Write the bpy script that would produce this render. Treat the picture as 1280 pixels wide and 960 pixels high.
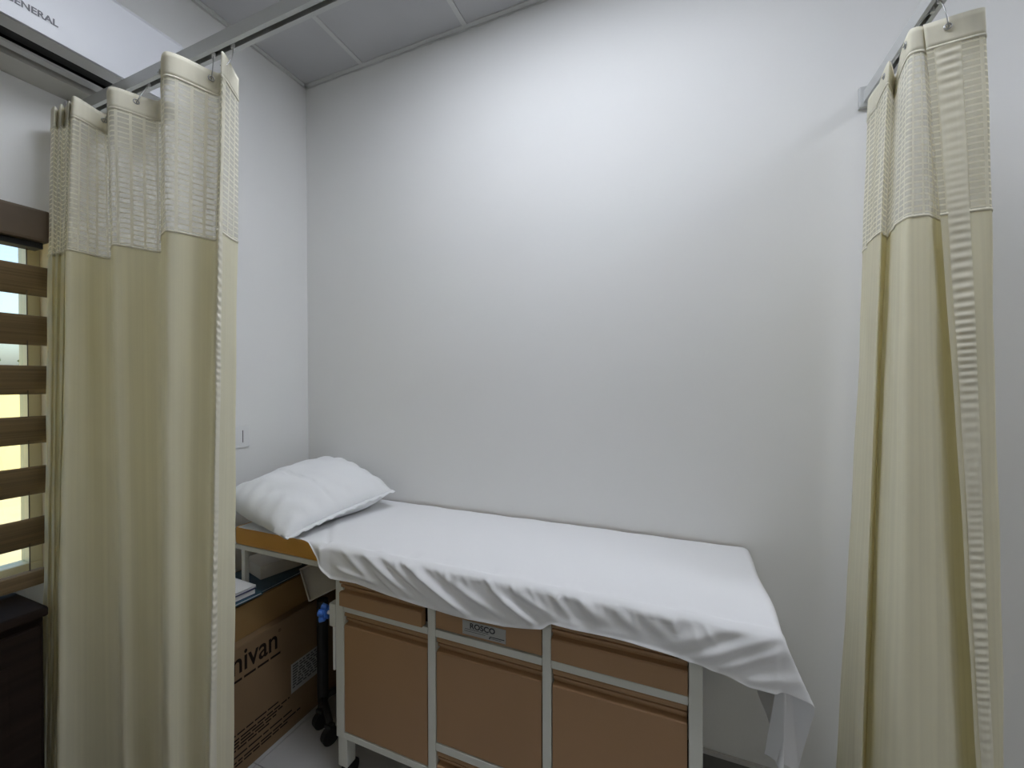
import bpy, bmesh, math, random
import numpy as np
from mathutils import Matrix, Vector

for o in list(bpy.data.objects):
    bpy.data.objects.remove(o)
S = bpy.context.scene
COL = S.collection
rnd = random.Random(7)

# ------------------------------------------------------------------ camera
# room frame: X along the back wall from the left corner, Y = 0 at the back wall (room is -Y), Z up
F_PX, YAW, PITCH, ROLL = 510.0, math.radians(22.17), math.radians(-0.406), math.radians(-0.161)
CAM = np.array([1.824, -1.6, 1.423])
fw = np.array([-math.sin(YAW) * math.cos(PITCH), math.cos(YAW) * math.cos(PITCH), math.sin(PITCH)])
r0 = np.array([math.cos(YAW), math.sin(YAW), 0.0])
u0 = np.cross(r0, fw)
rt = r0 * math.cos(ROLL) + u0 * math.sin(ROLL)
up = np.cross(rt, fw)
cd = bpy.data.cameras.new('camera')
cd.sensor_fit = 'HORIZONTAL'
cd.sensor_width = 36.0
cd.lens = 36.0 * F_PX / 1280.0
cd.clip_start = 0.02
cam = bpy.data.objects.new('camera', cd)
COL.objects.link(cam)
cam.matrix_world = Matrix(((rt[0], up[0], -fw[0], CAM[0]), (rt[1], up[1], -fw[1], CAM[1]),
                           (rt[2], up[2], -fw[2], CAM[2]), (0, 0, 0, 1)))
S.camera = cam

# ------------------------------------------------------------------ sky, sun, exposure
w = bpy.data.worlds.new('sky')
S.world = w
w.use_nodes = True
wn = w.node_tree
wn.nodes.clear()
sky = wn.nodes.new('ShaderNodeTexSky')
sky.sky_type = 'NISHITA'
sky.sun_disc = False
sky.sun_elevation = math.radians(52)
sky.sun_rotation = math.radians(90)
sky.dust_density = 4.0
bg = wn.nodes.new('ShaderNodeBackground')
bg.inputs['Strength'].default_value = 0.42
wo = wn.nodes.new('ShaderNodeOutputWorld')
wn.links.new(sky.outputs[0], bg.inputs['Color'])
wn.links.new(bg.outputs[0], wo.inputs['Surface'])

sd = bpy.data.lights.new('sun', 'SUN')
sd.energy = 1.9
sd.angle = math.radians(1.0)
sd.color = (1.0, 0.94, 0.82)
sun = bpy.data.objects.new('sun', sd)
COL.objects.link(sun)
sun.location = (6, -2, 9)
sun.rotation_euler = (0, math.radians(38), math.radians(-12))   # shines towards -X, over the building

PANEL_POWER = 17.3
PANEL_COLOR = (0.865, 0.91, 1.0)

vs = S.view_settings
vs.view_transform = 'Standard'
vs.look = 'None'
vs.gamma = 1.0
vs.use_curve_mapping = False
vs.exposure = 0.08


# ------------------------------------------------------------------ pixel helpers (a pixel gives a direction only)
def ray(x, y):
    return rt * ((x - 640) / F_PX) - up * ((y - 480) / F_PX) + fw


def on_y(x, y, Y):
    d = ray(x, y)
    return CAM + d * ((Y - CAM[1]) / d[1])


def on_x(x, y, X):
    d = ray(x, y)
    return CAM + d * ((X - CAM[0]) / d[0])


# ------------------------------------------------------------------ materials
def mat(name, color, rough=0.6, metal=0.0, var=0.0, vscale=8.0, bump=0.0, bscale=200.0, spec=0.5, stretch=None):
    m = bpy.data.materials.new(name)
    m.use_nodes = True
    nt = m.node_tree
    b = nt.nodes['Principled BSDF']
    b.inputs['Base Color'].default_value = (*color, 1)
    b.inputs['Roughness'].default_value = rough
    b.inputs['Metallic'].default_value = metal
    b.inputs['Specular IOR Level'].default_value = spec
    tc = nt.nodes.new('ShaderNodeTexCoord')
    mp = nt.nodes.new('ShaderNodeMapping')
    if stretch:
        mp.inputs['Scale'].default_value = stretch
    nt.links.new(tc.outputs['Object'], mp.inputs['Vector'])
    if var:
        n = nt.nodes.new('ShaderNodeTexNoise')
        n.inputs['Scale'].default_value = vscale
        n.inputs['Detail'].default_value = 6
        cr = nt.nodes.new('ShaderNodeValToRGB')
        cr.color_ramp.elements[0].position = 0.3
        cr.color_ramp.elements[1].position = 0.7
        cr.color_ramp.elements[0].color = (*[c * (1 - var) for c in color], 1)
        cr.color_ramp.elements[1].color = (*[min(1, c * (1 + var)) for c in color], 1)
        nt.links.new(mp.outputs[0], n.inputs['Vector'])
        nt.links.new(n.outputs['Fac'], cr.inputs['Fac'])
        nt.links.new(cr.outputs['Color'], b.inputs['Base Color'])
    if bump:
        n2 = nt.nodes.new('ShaderNodeTexNoise')
        n2.inputs['Scale'].default_value = bscale
        n2.inputs['Detail'].default_value = 4
        bp = nt.nodes.new('ShaderNodeBump')
        bp.inputs['Strength'].default_value = bump
        bp.inputs['Distance'].default_value = 0.002
        nt.links.new(mp.outputs[0], n2.inputs['Vector'])
        nt.links.new(n2.outputs['Fac'], bp.inputs['Height'])
        nt.links.new(bp.outputs['Normal'], b.inputs['Normal'])
    return m


def emit(name, color, strength):
    m = bpy.data.materials.new(name)
    m.use_nodes = True
    nt = m.node_tree
    nt.nodes.clear()
    e = nt.nodes.new('ShaderNodeEmission')
    e.inputs['Color'].default_value = (*color, 1)
    e.inputs['Strength'].default_value = strength
    o = nt.nodes.new('ShaderNodeOutputMaterial')
    nt.links.new(e.outputs[0], o.inputs['Surface'])
    return m


def cloth(name, color, transl=0.3, stripes=0.0, mesh=False, bump=0.15, tcol=None):
    """thin woven cloth: diffuse + translucent; mesh=True cuts an open lattice by UV (metres)"""
    m = bpy.data.materials.new(name)
    m.use_nodes = True
    nt = m.node_tree
    nt.nodes.clear()
    N, L = nt.nodes.new, nt.links.new
    out = N('ShaderNodeOutputMaterial')
    df = N('ShaderNodeBsdfDiffuse')
    tr = N('ShaderNodeBsdfTranslucent')
    mx = N('ShaderNodeMixShader')
    mx.inputs[0].default_value = transl
    df.inputs['Color'].default_value = (*color, 1)
    tr.inputs['Color'].default_value = (*(tcol or color), 1)
    uv = N('ShaderNodeTexCoord')
    L(df.outputs[0], mx.inputs[1])
    L(tr.outputs[0], mx.inputs[2])
    last = mx
    if stripes:
        mp = N('ShaderNodeMapping')
        mp.inputs['Scale'].default_value = (90, 0.35, 1)
        n = N('ShaderNodeTexNoise')
        n.inputs['Scale'].default_value = 1.0
        n.inputs['Detail'].default_value = 3
        cr = N('ShaderNodeValToRGB')
        cr.color_ramp.elements[0].position = 0.35
        cr.color_ramp.elements[1].position = 0.65
        cr.color_ramp.elements[0].color = (*[c * (1 - stripes) for c in color], 1)
        cr.color_ramp.elements[1].color = (*[min(1, c * (1 + stripes)) for c in color], 1)
        L(uv.outputs['UV'], mp.inputs['Vector'])
        L(mp.outputs[0], n.inputs['Vector'])
        L(n.outputs['Fac'], cr.inputs['Fac'])
        L(cr.outputs['Color'], df.inputs['Color'])
    if bump:
        n2 = N('ShaderNodeTexNoise')
        n2.inputs['Scale'].default_value = 60 if not mesh else 300
        n2.inputs['Detail'].default_value = 5
        bp = N('ShaderNodeBump')
        bp.inputs['Strength'].default_value = bump
        bp.inputs['Distance'].default_value = 0.003
        L(uv.outputs['Object'], n2.inputs['Vector'])
        L(n2.outputs['Fac'], bp.inputs['Height'])
        L(bp.outputs['Normal'], df.inputs['Normal'])
    if mesh:
        sx = N('ShaderNodeSeparateXYZ')
        L(uv.outputs['UV'], sx.inputs[0])

        def bars(sock, pitch, frac):
            a = N('ShaderNodeMath'); a.operation = 'DIVIDE'; a.inputs[1].default_value = pitch
            L(sock, a.inputs[0])
            f_ = N('ShaderNodeMath'); f_.operation = 'FRACT'; L(a.outputs[0], f_.inputs[0])
            c = N('ShaderNodeMath'); c.operation = 'LESS_THAN'; c.inputs[1].default_value = frac
            L(f_.outputs[0], c.inputs[0])
            return c.outputs[0]
        bx_ = bars(sx.outputs['X'], 0.027, 0.22)
        by_ = bars(sx.outputs['Y'], 0.0140, 0.30)
        mxm = N('ShaderNodeMath'); mxm.operation = 'MAXIMUM'
        L(bx_, mxm.inputs[0]); L(by_, mxm.inputs[1])
        mr = N('ShaderNodeMapRange')
        mr.inputs['To Min'].default_value = 0.60
        mr.inputs['To Max'].default_value = 0.97
        L(mxm.outputs[0], mr.inputs['Value'])
        tp = N('ShaderNodeBsdfTransparent')
        m2 = N('ShaderNodeMixShader')
        L(mr.outputs[0], m2.inputs[0])
        L(tp.outputs[0], m2.inputs[1])
        L(mx.outputs[0], m2.inputs[2])
        last = m2
    L(last.outputs[0], out.inputs['Surface'])
    return m


def glass_mat():
    m = bpy.data.materials.new('window_glass')
    m.use_nodes = True
    nt = m.node_tree
    nt.nodes.clear()
    tp = nt.nodes.new('ShaderNodeBsdfTransparent')
    tp.inputs['Color'].default_value = (0.93, 0.97, 0.95, 1)
    gl = nt.nodes.new('ShaderNodeBsdfGlossy')
    gl.inputs['Roughness'].default_value = 0.02
    mx = nt.nodes.new('ShaderNodeMixShader')
    mx.inputs[0].default_value = 0.06
    o = nt.nodes.new('ShaderNodeOutputMaterial')
    nt.links.new(tp.outputs[0], mx.inputs[1])
    nt.links.new(gl.outputs[0], mx.inputs[2])
    nt.links.new(mx.outputs[0], o.inputs['Surface'])
    return m


M_WALL = mat('wall_paint', (0.80, 0.80, 0.79), 0.75, var=0.012, vscale=1.6, bump=0.05, bscale=60, spec=0.25)
M_CEIL = mat('ceiling_tile', (0.52, 0.52, 0.53), 0.85, var=0.02, vscale=5, bump=0.1, bscale=120, spec=0.2)
M_TBAR = mat('grid_bar', (0.62, 0.62, 0.61), 0.5)
M_TILE = mat('floor_tile', (0.44, 0.435, 0.43), 0.3, var=0.06, vscale=3)
M_GROUT = mat('grout', (0.25, 0.245, 0.24), 0.9)
M_SKIRT = mat('skirting', (0.13, 0.128, 0.125), 0.4, var=0.1, vscale=20)
M_SKIRT_TOP = mat('skirting_edge', (0.55, 0.54, 0.53), 0.5)
M_STEEL = mat('cream_enamel', (0.66, 0.66, 0.60), 0.38, var=0.02, vscale=15)
M_TAN = mat('tan_enamel', (0.37, 0.215, 0.105), 0.45, var=0.03, vscale=4, bump=0.03, bscale=300)
M_BLACK = mat('black_rubber', (0.012, 0.012, 0.012), 0.6)
M_INSIDE = mat('cabinet_inside', (0.10, 0.075, 0.05), 0.8)
M_ORANGE = mat('orange_vinyl', (0.62, 0.30, 0.035), 0.45, var=0.05, vscale=10)
M_SHEET = cloth('white_sheet', (0.89, 0.89, 0.90), 0.08, bump=0.10)
M_CASE = cloth('pillow_case', (0.89, 0.90, 0.91), 0.05, bump=0.18)
M_CURT = cloth('curtain_cloth', (0.84, 0.815, 0.66), 0.31, stripes=0.05, bump=0.12, tcol=(0.83, 0.74, 0.42))
M_NET = cloth('curtain_net', (0.84, 0.82, 0.70), 0.30, mesh=True, bump=0.05, tcol=(0.82, 0.76, 0.56))
M_BAND = cloth('curtain_heading', (0.86, 0.83, 0.70), 0.22, stripes=0.03, bump=0.1, tcol=(0.80, 0.74, 0.52))
M_ALU = mat('rail_aluminium', (0.58, 0.59, 0.58), 0.35, metal=0.35)
M_CHROME = mat('hook_steel', (0.45, 0.45, 0.44), 0.3, metal=0.9)
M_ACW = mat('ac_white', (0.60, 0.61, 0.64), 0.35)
M_ACG = mat('ac_trim', (0.56, 0.56, 0.55), 0.45)
M_ACB = mat('ac_bottom', (0.55, 0.54, 0.49), 0.5)
M_DARK = mat('dark_cavity', (0.006, 0.006, 0.006), 0.7)
M_INK = mat('ink', (0.03, 0.03, 0.035), 0.6)
M_LOGO = mat('logo_grey', (0.13, 0.13, 0.15), 0.5)
M_CARD = mat('cardboard', (0.215, 0.135, 0.070), 0.85, var=0.06, vscale=6, bump=0.05, bscale=150)
M_CARD2 = mat('cardboard_upper', (0.28, 0.165, 0.060), 0.85, var=0.06, vscale=6)
M_PRINT = mat('carton_print', (0.02, 0.013, 0.010), 0.9, spec=0.1)
M_STICK = mat('sticker', (0.42, 0.42, 0.41), 0.6)
M_STICK2 = mat('sticker_print', (0.08, 0.08, 0.085), 0.6)
M_BLUEGREY = mat('blue_folder', (0.045, 0.085, 0.12), 0.6, var=0.15, vscale=25)
M_NAVY = mat('navy_cover', (0.03, 0.035, 0.10), 0.5)
M_TEAL = mat('teal_cover', (0.05, 0.13, 0.17), 0.5)
M_PAPER = mat('paper_white', (0.72, 0.72, 0.72), 0.7)
M_FOAM = mat('white_carton', (0.60, 0.58, 0.53), 0.8, var=0.03, vscale=10)
M_BLUE = mat('blue_plastic', (0.05, 0.16, 0.55), 0.35)
M_WHITEPL = mat('white_plastic', (0.78, 0.78, 0.78), 0.35)
M_WOOD = mat('dark_wood', (0.016, 0.009, 0.006), 0.7, spec=0.2, var=0.35, vscale=6, stretch=(1, 0.15, 6))
M_BLIND = mat('brown_blind', (0.22, 0.150, 0.078), 0.8, var=0.22, vscale=40, stretch=(1, 0.06, 6), bump=0.2, bscale=500)
M_VALANCE = mat('blind_valance', (0.105, 0.072, 0.042), 0.6, var=0.1, vscale=12)
M_WFRAME = mat('cream_frame', (0.80, 0.74, 0.50), 0.4)
M_REVEAL = mat('reveal_plaster', (0.72, 0.62, 0.45), 0.8, var=0.05, vscale=15)
M_GLASS = glass_mat()
M_PLATE = mat('label_plate', (0.42, 0.42, 0.40), 0.4, metal=0.3)
M_SAND = mat('sand', (0.56, 0.48, 0.28), 0.95, var=0.12, vscale=2)
M_YARD = mat('yard_wall', (0.64, 0.57, 0.28), 0.9, var=0.04, vscale=2)
M_LEAF = mat('leaf', (0.10, 0.17, 0.06), 0.8, var=0.3, vscale=3)
M_BARK = mat('bark', (0.16, 0.11, 0.07), 0.9)


# ------------------------------------------------------------------ object helpers
def link(o, parent=None):
    COL.objects.link(o)
    if parent is not None:
        o.parent = parent
        o.matrix_parent_inverse = Matrix.Translation(-Vector(parent.location)) if parent.type == 'EMPTY' else Matrix.Identity(4)
    return o


def mesh_obj(name, verts, faces, m, parent=None, smooth=False, uv=None):
    me = bpy.data.meshes.new(name)
    me.from_pydata([tuple(map(float, v)) for v in verts], [], faces)
    me.materials.append(m)
    if smooth:
        me.polygons.foreach_set('use_smooth', [True] * len(me.polygons))
    if uv is not None:
        l = me.uv_layers.new(name='UVMap')
        idx = np.empty(len(me.loops), dtype=np.int32)
        me.loops.foreach_get('vertex_index', idx)
        l.data.foreach_set('uv', np.asarray(uv, dtype=np.float32)[idx].ravel())
    me.update()
    return link(bpy.data.objects.new(name, me), parent)


def bm_obj(name, bm, m, parent=None, smooth=False):
    bmesh.ops.recalc_face_normals(bm, faces=bm.faces)
    me = bpy.data.meshes.new(name)
    bm.to_mesh(me)
    bm.free()
    me.materials.append(m)
    if smooth:
        me.polygons.foreach_set('use_smooth', [True] * len(me.polygons))
    return link(bpy.data.objects.new(name, me), parent)


def add_box(bm, x, y, z, bevel=0.0, mtx=None):
    c = Vector(((x[0] + x[1]) / 2, (y[0] + y[1]) / 2, (z[0] + z[1]) / 2))
    sc = Matrix.Diagonal((abs(x[1] - x[0]), abs(y[1] - y[0]), abs(z[1] - z[0]), 1))
    r = bmesh.ops.create_cube(bm, size=1.0, matrix=Matrix.Translation(c) @ sc)
    vs_ = r['verts']
    if bevel:
        es = list({e for v in vs_ for e in v.link_edges})
        rr = bmesh.ops.bevel(bm, geom=es, offset=bevel, segments=2, affect='EDGES', profile=0.6)
        vs_ = list({v for f in rr['faces'] for v in f.verts} | {v for v in vs_ if v.is_valid})
    if mtx is not None:
        bmesh.ops.transform(bm, matrix=mtx, verts=vs_)


def box(name, x, y, z, m, parent=None, bevel=0.0, mtx=None):
    bm = bmesh.new()
    add_box(bm, x, y, z, bevel, mtx)
    return bm_obj(name, bm, m, parent)


def boxes(name, lst, m, parent=None, bevel=0.0):
    bm = bmesh.new()
    for b in lst:
        add_box(bm, *b, bevel=bevel)
    return bm_obj(name, bm, m, parent)


def add_cyl(bm, a, b, r, seg=16, r2=None):
    a, b = Vector(a), Vector(b)
    d = b - a
    q = d.to_track_quat('Z', 'Y').to_matrix().to_4x4()
    bmesh.ops.create_cone(bm, cap_ends=True, segments=seg, radius1=r, radius2=r if r2 is None else r2,
                          depth=d.length, matrix=Matrix.Translation((a + b) / 2) @ q)


def cyl(name, a, b, r, m, parent=None, seg=16, r2=None):
    bm = bmesh.new()
    add_cyl(bm, a, b, r, seg, r2)
    o = bm_obj(name, bm, m, parent)
    return o


def prism(name, prof, axis, lo, hi, m, parent=None):
    """closed 2-D profile extruded along 'x' (prof = (y,z)) or 'y' (prof = (x,z))"""
    n = len(prof)
    v = []
    for t in (lo, hi):
        for a, b in prof:
            v.append((t, a, b) if axis == 'x' else (a, t, b))
    f = [tuple(range(n)), tuple(range(2 * n - 1, n - 1, -1))]
    for i in range(n):
        j = (i + 1) % n
        f.append((i, i + n, j + n, j))
    bm = bmesh.new()
    bv = [bm.verts.new(p) for p in v]
    for q in f:
        bm.faces.new([bv[i] for i in q])
    return bm_obj(name, bm, m, parent)


def grid(name, P, m, parent=None, uv=None, smooth=True):
    R_, C_ = P.shape[:2]
    f = []
    for i in range(R_ - 1):
        for j in range(C_ - 1):
            a = i * C_ + j
            f.append((a, a + 1, a + C_ + 1, a + C_))
    return mesh_obj(name, P.reshape(-1, 3), f, m, parent, smooth, None if uv is None else uv.reshape(-1, 2))


def tube(name, pts, r, m, parent=None, seg=8):
    pts = [Vector(p) for p in pts]
    v, f = [], []
    for i, p in enumerate(pts):
        d = (pts[min(i + 1, len(pts) - 1)] - pts[max(i - 1, 0)]).normalized()
        q = d.to_track_quat('Z', 'Y')
        for k in range(seg):
            a = 2 * math.pi * k / seg
            v.append(p + q @ Vector((r * math.cos(a), r * math.sin(a), 0)))
    for i in range(len(pts) - 1):
        for k in range(seg):
            a, b = i * seg + k, i * seg + (k + 1) % seg
            f.append((a, b, b + seg, a + seg))
    f.append(tuple(range(seg - 1, -1, -1)))
    f.append(tuple(range((len(pts) - 1) * seg, len(pts) * seg)))
    return mesh_obj(name, v, f, m, parent, True)


def ring(name, c, normal, R, r, m, parent=None):
    q = Vector(normal).to_track_quat('Z', 'Y')
    v, f = [], []
    A, B = 16, 8
    for i in range(A):
        t = 2 * math.pi * i / A
        for k in range(B):
            s = 2 * math.pi * k / B
            v.append(Vector(c) + q @ Vector(((R + r * math.cos(s)) * math.cos(t), (R + r * math.cos(s)) * math.sin(t), r * math.sin(s))))
    for i in range(A):
        for k in range(B):
            f.append((i * B + k, ((i + 1) % A) * B + k, ((i + 1) % A) * B + (k + 1) % B, i * B + (k + 1) % B))
    return mesh_obj(name, v, f, m, parent, True)


def text(name, body, m, parent, origin, xdir, ydir, width=None, height=None, offset=0.0, depth=0.0006, align='LEFT'):
    cu = bpy.data.curves.new(name, 'FONT')
    cu.body = body
    cu.size = 1.0
    cu.offset = offset
    cu.extrude = 0.0
    t = bpy.data.objects.new(name, cu)
    COL.objects.link(t)
    bpy.context.view_layer.update()
    me = bpy.data.meshes.new_from_object(t.evaluated_get(bpy.context.evaluated_depsgraph_get()))
    bpy.data.objects.remove(t)
    co = np.empty(len(me.vertices) * 3, dtype=np.float32)
    me.vertices.foreach_get('co', co)
    co = co.reshape(-1, 3)
    lo, hi = co.min(0), co.max(0)
    sx = width / (hi[0] - lo[0])
    sy = height / (hi[1] - lo[1]) if height else sx
    x0 = lo[0] if align == 'LEFT' else hi[0]
    X, Y = np.array(xdir, float), np.array(ydir, float)
    Z = np.cross(X, Y)
    p = np.array(origin)[None] + (co[:, :1] - x0) * sx * X + (co[:, 1:2] - lo[1]) * sy * Y + Z * depth
    me.vertices.foreach_set('co', p.astype(np.float32).ravel())
    me.materials.clear()
    me.materials.append(m)
    me.update()
    o = bpy.data.objects.new(name, me)
    return link(o, parent)


def tag(o, label=None, cat=None, group=None, kind=None):
    if label: o['label'] = label
    if cat: o['category'] = cat
    if group: o['group'] = group
    if kind: o['kind'] = kind
    return o


def thing(name, loc, label, cat, group=None, kind=None):
    o = bpy.data.objects.new(name, None)
    o.empty_display_size = 0.05
    COL.objects.link(o)
    o.location = loc
    return tag(o, label, cat, group, kind)


# ------------------------------------------------------------------ the room
RX, RY, H = 4.4, -4.3, 2.975          # right wall, front wall, ceiling underside
WY0, WY1, WZ0, WZ1 = -2.45, -0.945, 0.80, 1.93   # window opening in the left wall

fl = box('floor', (-0.2, RX + 0.2), (RY - 0.2, 0.2), (-0.12, -0.004), M_GROUT)
tag(fl, kind='structure', label='light grey tiled floor')
TP, TG = 0.60, 0.0015
proto = None
ix = -1
x = 0.372 - 0.60
while x < RX:
    y = -0.563
    k = -1
    yy = -0.563 + 0.60
    while yy > RY:
        xa, xb = max(x + TG, 0.0), min(x + TP - TG, RX)
        yb, ya = min(yy - TG, 0.0), max(yy - TP + TG, RY)
        if xb - xa > 0.02 and yb - ya > 0.02:
            full = abs(xb - xa - (TP - 2 * TG)) < 1e-4 and abs(yb - ya - (TP - 2 * TG)) < 1e-4
            if full and proto is not None:
                o = proto.copy()
                COL.objects.link(o)
                o.location = Vector(proto.location) + Vector((xa - proto['_x'], ya - proto['_y'], 0))
            else:
                o = box('tile', (xa, xb), (ya, yb), (-0.004, 0.0), M_TILE, fl, bevel=0.001)
                if full:
                    proto = o
                    o['_x'], o['_y'] = xa, ya
        yy -= TP
    x += TP

wb = box('wall_back', (-0.2, RX + 0.2), (0.0, 0.15), (-0.12, 3.25), M_WALL)
tag(wb, kind='structure', label='plain off-white painted wall behind the couch')
wl = boxes('wall_left', [((-0.2, 0), (WY1, 0.0), (-0.12, 3.25)), ((-0.2, 0), (RY, WY0), (-0.12, 3.25)),
                         ((-0.2, 0), (WY0, WY1), (-0.12, WZ0)), ((-0.2, 0), (WY0, WY1), (WZ1, 3.25))], M_WALL)
tag(wl, kind='structure', label='off-white painted wall with the window')
tag(box('wall_right', (RX, RX + 0.15), (RY, 0), (-0.12, 3.25), M_WALL), kind='structure', label='off-white painted side wall')
tag(box('wall_front', (-0.2, RX + 0.2), (RY - 0.15, RY), (-0.12, 3.25), M_WALL), kind='structure', label='off-white painted wall opposite the couch')

for nm, xx, yy in (('baseboard_back', (0.0, RX), (-0.010, 0.0)), ('baseboard_left', (0.0, 0.010), (RY, -0.010)),
                   ('baseboard_right', (RX - 0.010, RX), (RY, -0.010)), ('baseboard_front', (0.010, RX - 0.010), (RY, RY + 0.010))):
    bb = box(nm, xx, yy, (0.0, 0.098), M_SKIRT)
    tag(bb, kind='structure', label='dark grey tile skirting with a pale top edge')
    box('top_edge', xx, yy, (0.098, 0.112), M_SKIRT_TOP, bb)

# suspended ceiling: slab, lay-in tiles, T bars and the wall angle
ce = box('ceiling', (-0.2, RX + 0.2), (RY - 0.2, 0.2), (H + 0.05, H + 0.3), M_CEIL)
tag(ce, kind='structure', label='suspended grey tile ceiling')
GX = [0.0] + [0.389 + 0.572 * i for i in range(8)]
GX = [g for g in GX if g < RX - 0.05] + [RX]
GY = [0.0] + [-0.56 - 0.572 * i for i in range(8)]
GY = [g for g in GY if g > RY + 0.05] + [RY]
LIGHTS = {(2, 1), (3, 1), (6, 1), (3, 5), (6, 5)}
for i in range(len(GX) - 1):
    for j in range(len(GY) - 1):
        if (i, j) in LIGHTS:
            continue
        box('ceiling_tile', (GX[i] + 0.002, GX[i + 1] - 0.002), (GY[j + 1] + 0.002, GY[j] - 0.002), (H + 0.004, H + 0.018), M_CEIL, ce)
for g in GX[1:-1]:
    box('grid_bar', (g - 0.011, g + 0.011), (RY, 0), (H - 0.001, H + 0.0035), M_TBAR, ce)
for g in GY[1:-1]:
    for i in range(len(GX) - 1):
        box('grid_bar', (GX[i] + 0.0115, GX[i + 1] - 0.0115), (g - 0.011, g + 0.011), (H - 0.001, H + 0.0035), M_TBAR, ce)


def angle_strip(name, along, lo, hi):
    """wall angle whose lower edge stands off the uneven plaster here and there"""
    n = int((hi - lo) / 0.035)
    rr = random.Random(len(name) * 31)
    v, f = [], []
    for k in range(n + 1):
        t = lo + (hi - lo) * k / n
        g = max(0.0, rr.gauss(0.0005, 0.0022))
        for d, z in ((0.0005 + g, H - 0.010), (0.0025 + g, H - 0.010), (0.0025, H - 0.002), (0.021, H - 0.002), (0.021, H + 0.003), (0.0005, H + 0.003)):
            v.append((t, -d, z) if along == 'x' else (d, t, z))
    for k in range(n):
        for c in range(6):
            a, b = k * 6 + c, k * 6 + (c + 1) % 6
            f.append((a, b, b + 6, a + 6))
    f += [tuple(range(6)), tuple(range(n * 6 + 5, n * 6 - 1, -1))]
    return mesh_obj('wall_angle', v, f, M_TBAR, ce)


angle_strip('a', 'x', 0.0, RX)
angle_strip('bb', 'y', RY, 0.0)

for (i, j) in sorted(LIGHTS):
    x0, x1, y1, y0 = GX[i] + 0.012, GX[i + 1] - 0.012, GY[j] - 0.012, GY[j + 1] + 0.012
    lab = {(2, 1): 'square white ceiling light panel above the middle of the couch', (3, 1): 'square white ceiling light panel above the couch foot', (6, 1): 'square white ceiling light panel beside the right wall',
           (3, 5): 'unseen square ceiling light panel with an added warm tint at the far end of the room', (6, 5): 'unseen square ceiling light panel with an added warm tint in the far right corner'}[(i, j)]
    t = thing('ceiling_light', ((x0 + x1) / 2, (y0 + y1) / 2, H), lab, 'light', 'recessed ceiling light panels')
    boxes('frame', [((x0, x1), (y0, y0 + 0.012), (H, H + 0.02)), ((x0, x1), (y1 - 0.012, y1), (H, H + 0.02)),
                    ((x0, x0 + 0.012), (y0, y1), (H, H + 0.02)), ((x1 - 0.012, x1), (y0, y1), (H, H + 0.02))], M_WHITEPL, t)
    pw = PANEL_POWER * {(2, 1): 0.78, (3, 1): 0.55, (6, 1): 0.75}.get((i, j), 0.28)
    box('diffuser', (x0 + 0.012, x1 - 0.012), (y0 + 0.012, y1 - 0.012), (H + 0.008, H + 0.016),
        emit('panel_%d%d' % (i, j), PANEL_COLOR if j == 1 else (1.0, 0.95, 0.82), pw), t)  # unseen far panels get a made-up warm tint to warm the ambient light

# ------------------------------------------------------------------ window, blind, yard
w1 = thing('window_1', (-0.12, (WY0 + WY1) / 2, WZ0), 'cream framed window in the left wall', 'window', kind='structure')
del w1['category']
fx = (-0.16, -0.10)
fb = 0.045
boxes('window_frame', [(fx, (WY0, WY1), (WZ0, WZ0 + fb)), (fx, (WY0, WY1), (WZ1 - fb, WZ1)),
                       (fx, (WY0, WY0 + fb), (WZ0 + fb, WZ1 - fb)), (fx, (WY1 - 0.032, WY1), (WZ0 + fb, WZ1 - fb)),
                       (fx, (-1.72, -1.67), (WZ0 + fb, WZ1 - fb))], M_WFRAME, w1, bevel=0.004)
box('pane', (-0.134, -0.130), (-1.67, WY1 - 0.032), (WZ0 + fb, WZ1 - fb), M_GLASS, w1)
box('pane', (-0.134, -0.130), (WY0 + fb, -1.72), (WZ0 + fb, WZ1 - fb), M_GLASS, w1)
boxes('window_reveal', [((-0.2, -0.001), (WY1 - 0.003, WY1 + 0.0), (WZ0, WZ1)), ((-0.2, -0.001), (WY0, WY0 + 0.003), (WZ0, WZ1)),
                        ((-0.2, -0.001), (WY0 + 0.003, WY1 - 0.003), (WZ1 - 0.003, WZ1)), ((-0.2, -0.001), (WY0 + 0.003, WY1 - 0.003), (WZ0, WZ0 + 0.003))], M_REVEAL, w1)

by0, by1 = -2.5, -0.984
bl = thing('window_blind', (0.045, (by0 + by1) / 2, 0.81), 'brown banded fabric blind hanging in front of the window', 'blind')
box('valance', (0.002, 0.078), (by0, by1), (1.84, 1.935), M_VALANCE, bl, bevel=0.008)
box('valance_lip', (0.010, 0.060), (by0 + 0.01, by1 - 0.01), (1.822, 1.8395), M_DARK, bl, bevel=0.002)
for zb, zt_ in ((324.5, 362.5), (390, 428.7), (456, 494), (522.5, 560), (588.7, 628), (656, 697)):
    z1, z0 = on_x(0, zb, 0.05)[2], on_x(0, zt_, 0.05)[2]
    h = (z1 - z0) / 2
    zc = (z1 + z0) / 2
    prof = []
    for k in range(20):
        a = 2 * math.pi * k / 20
        cx, sx_ = math.cos(a), math.sin(a)
        dz = h * math.copysign(abs(sx_) ** 0.75, sx_)
        prof.append((0.034 + 0.013 * math.copysign(abs(cx) ** 0.8, cx) + 0.32 * dz, zc + dz))
    o = prism('band', prof, 'y', by0 + 0.01, by1 + 0.010, M_BLIND, bl)
    o.data.polygons.foreach_set('use_smooth', [len(p.vertices) == 4 for p in o.data.polygons])
box('bottom_rail', (0.018, 0.050), (by0 + 0.01, by1 - 0.004), (on_x(0, 747, 0.05)[2], on_x(0, 727, 0.05)[2]), M_BLIND, bl, bevel=0.008)
for yc in (-1.02, -2.40):
    tube('lift_cord', [(0.034, yc, 0.83), (0.034, yc, 1.84)], 0.0012, M_VALANCE, bl, 6)

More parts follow.
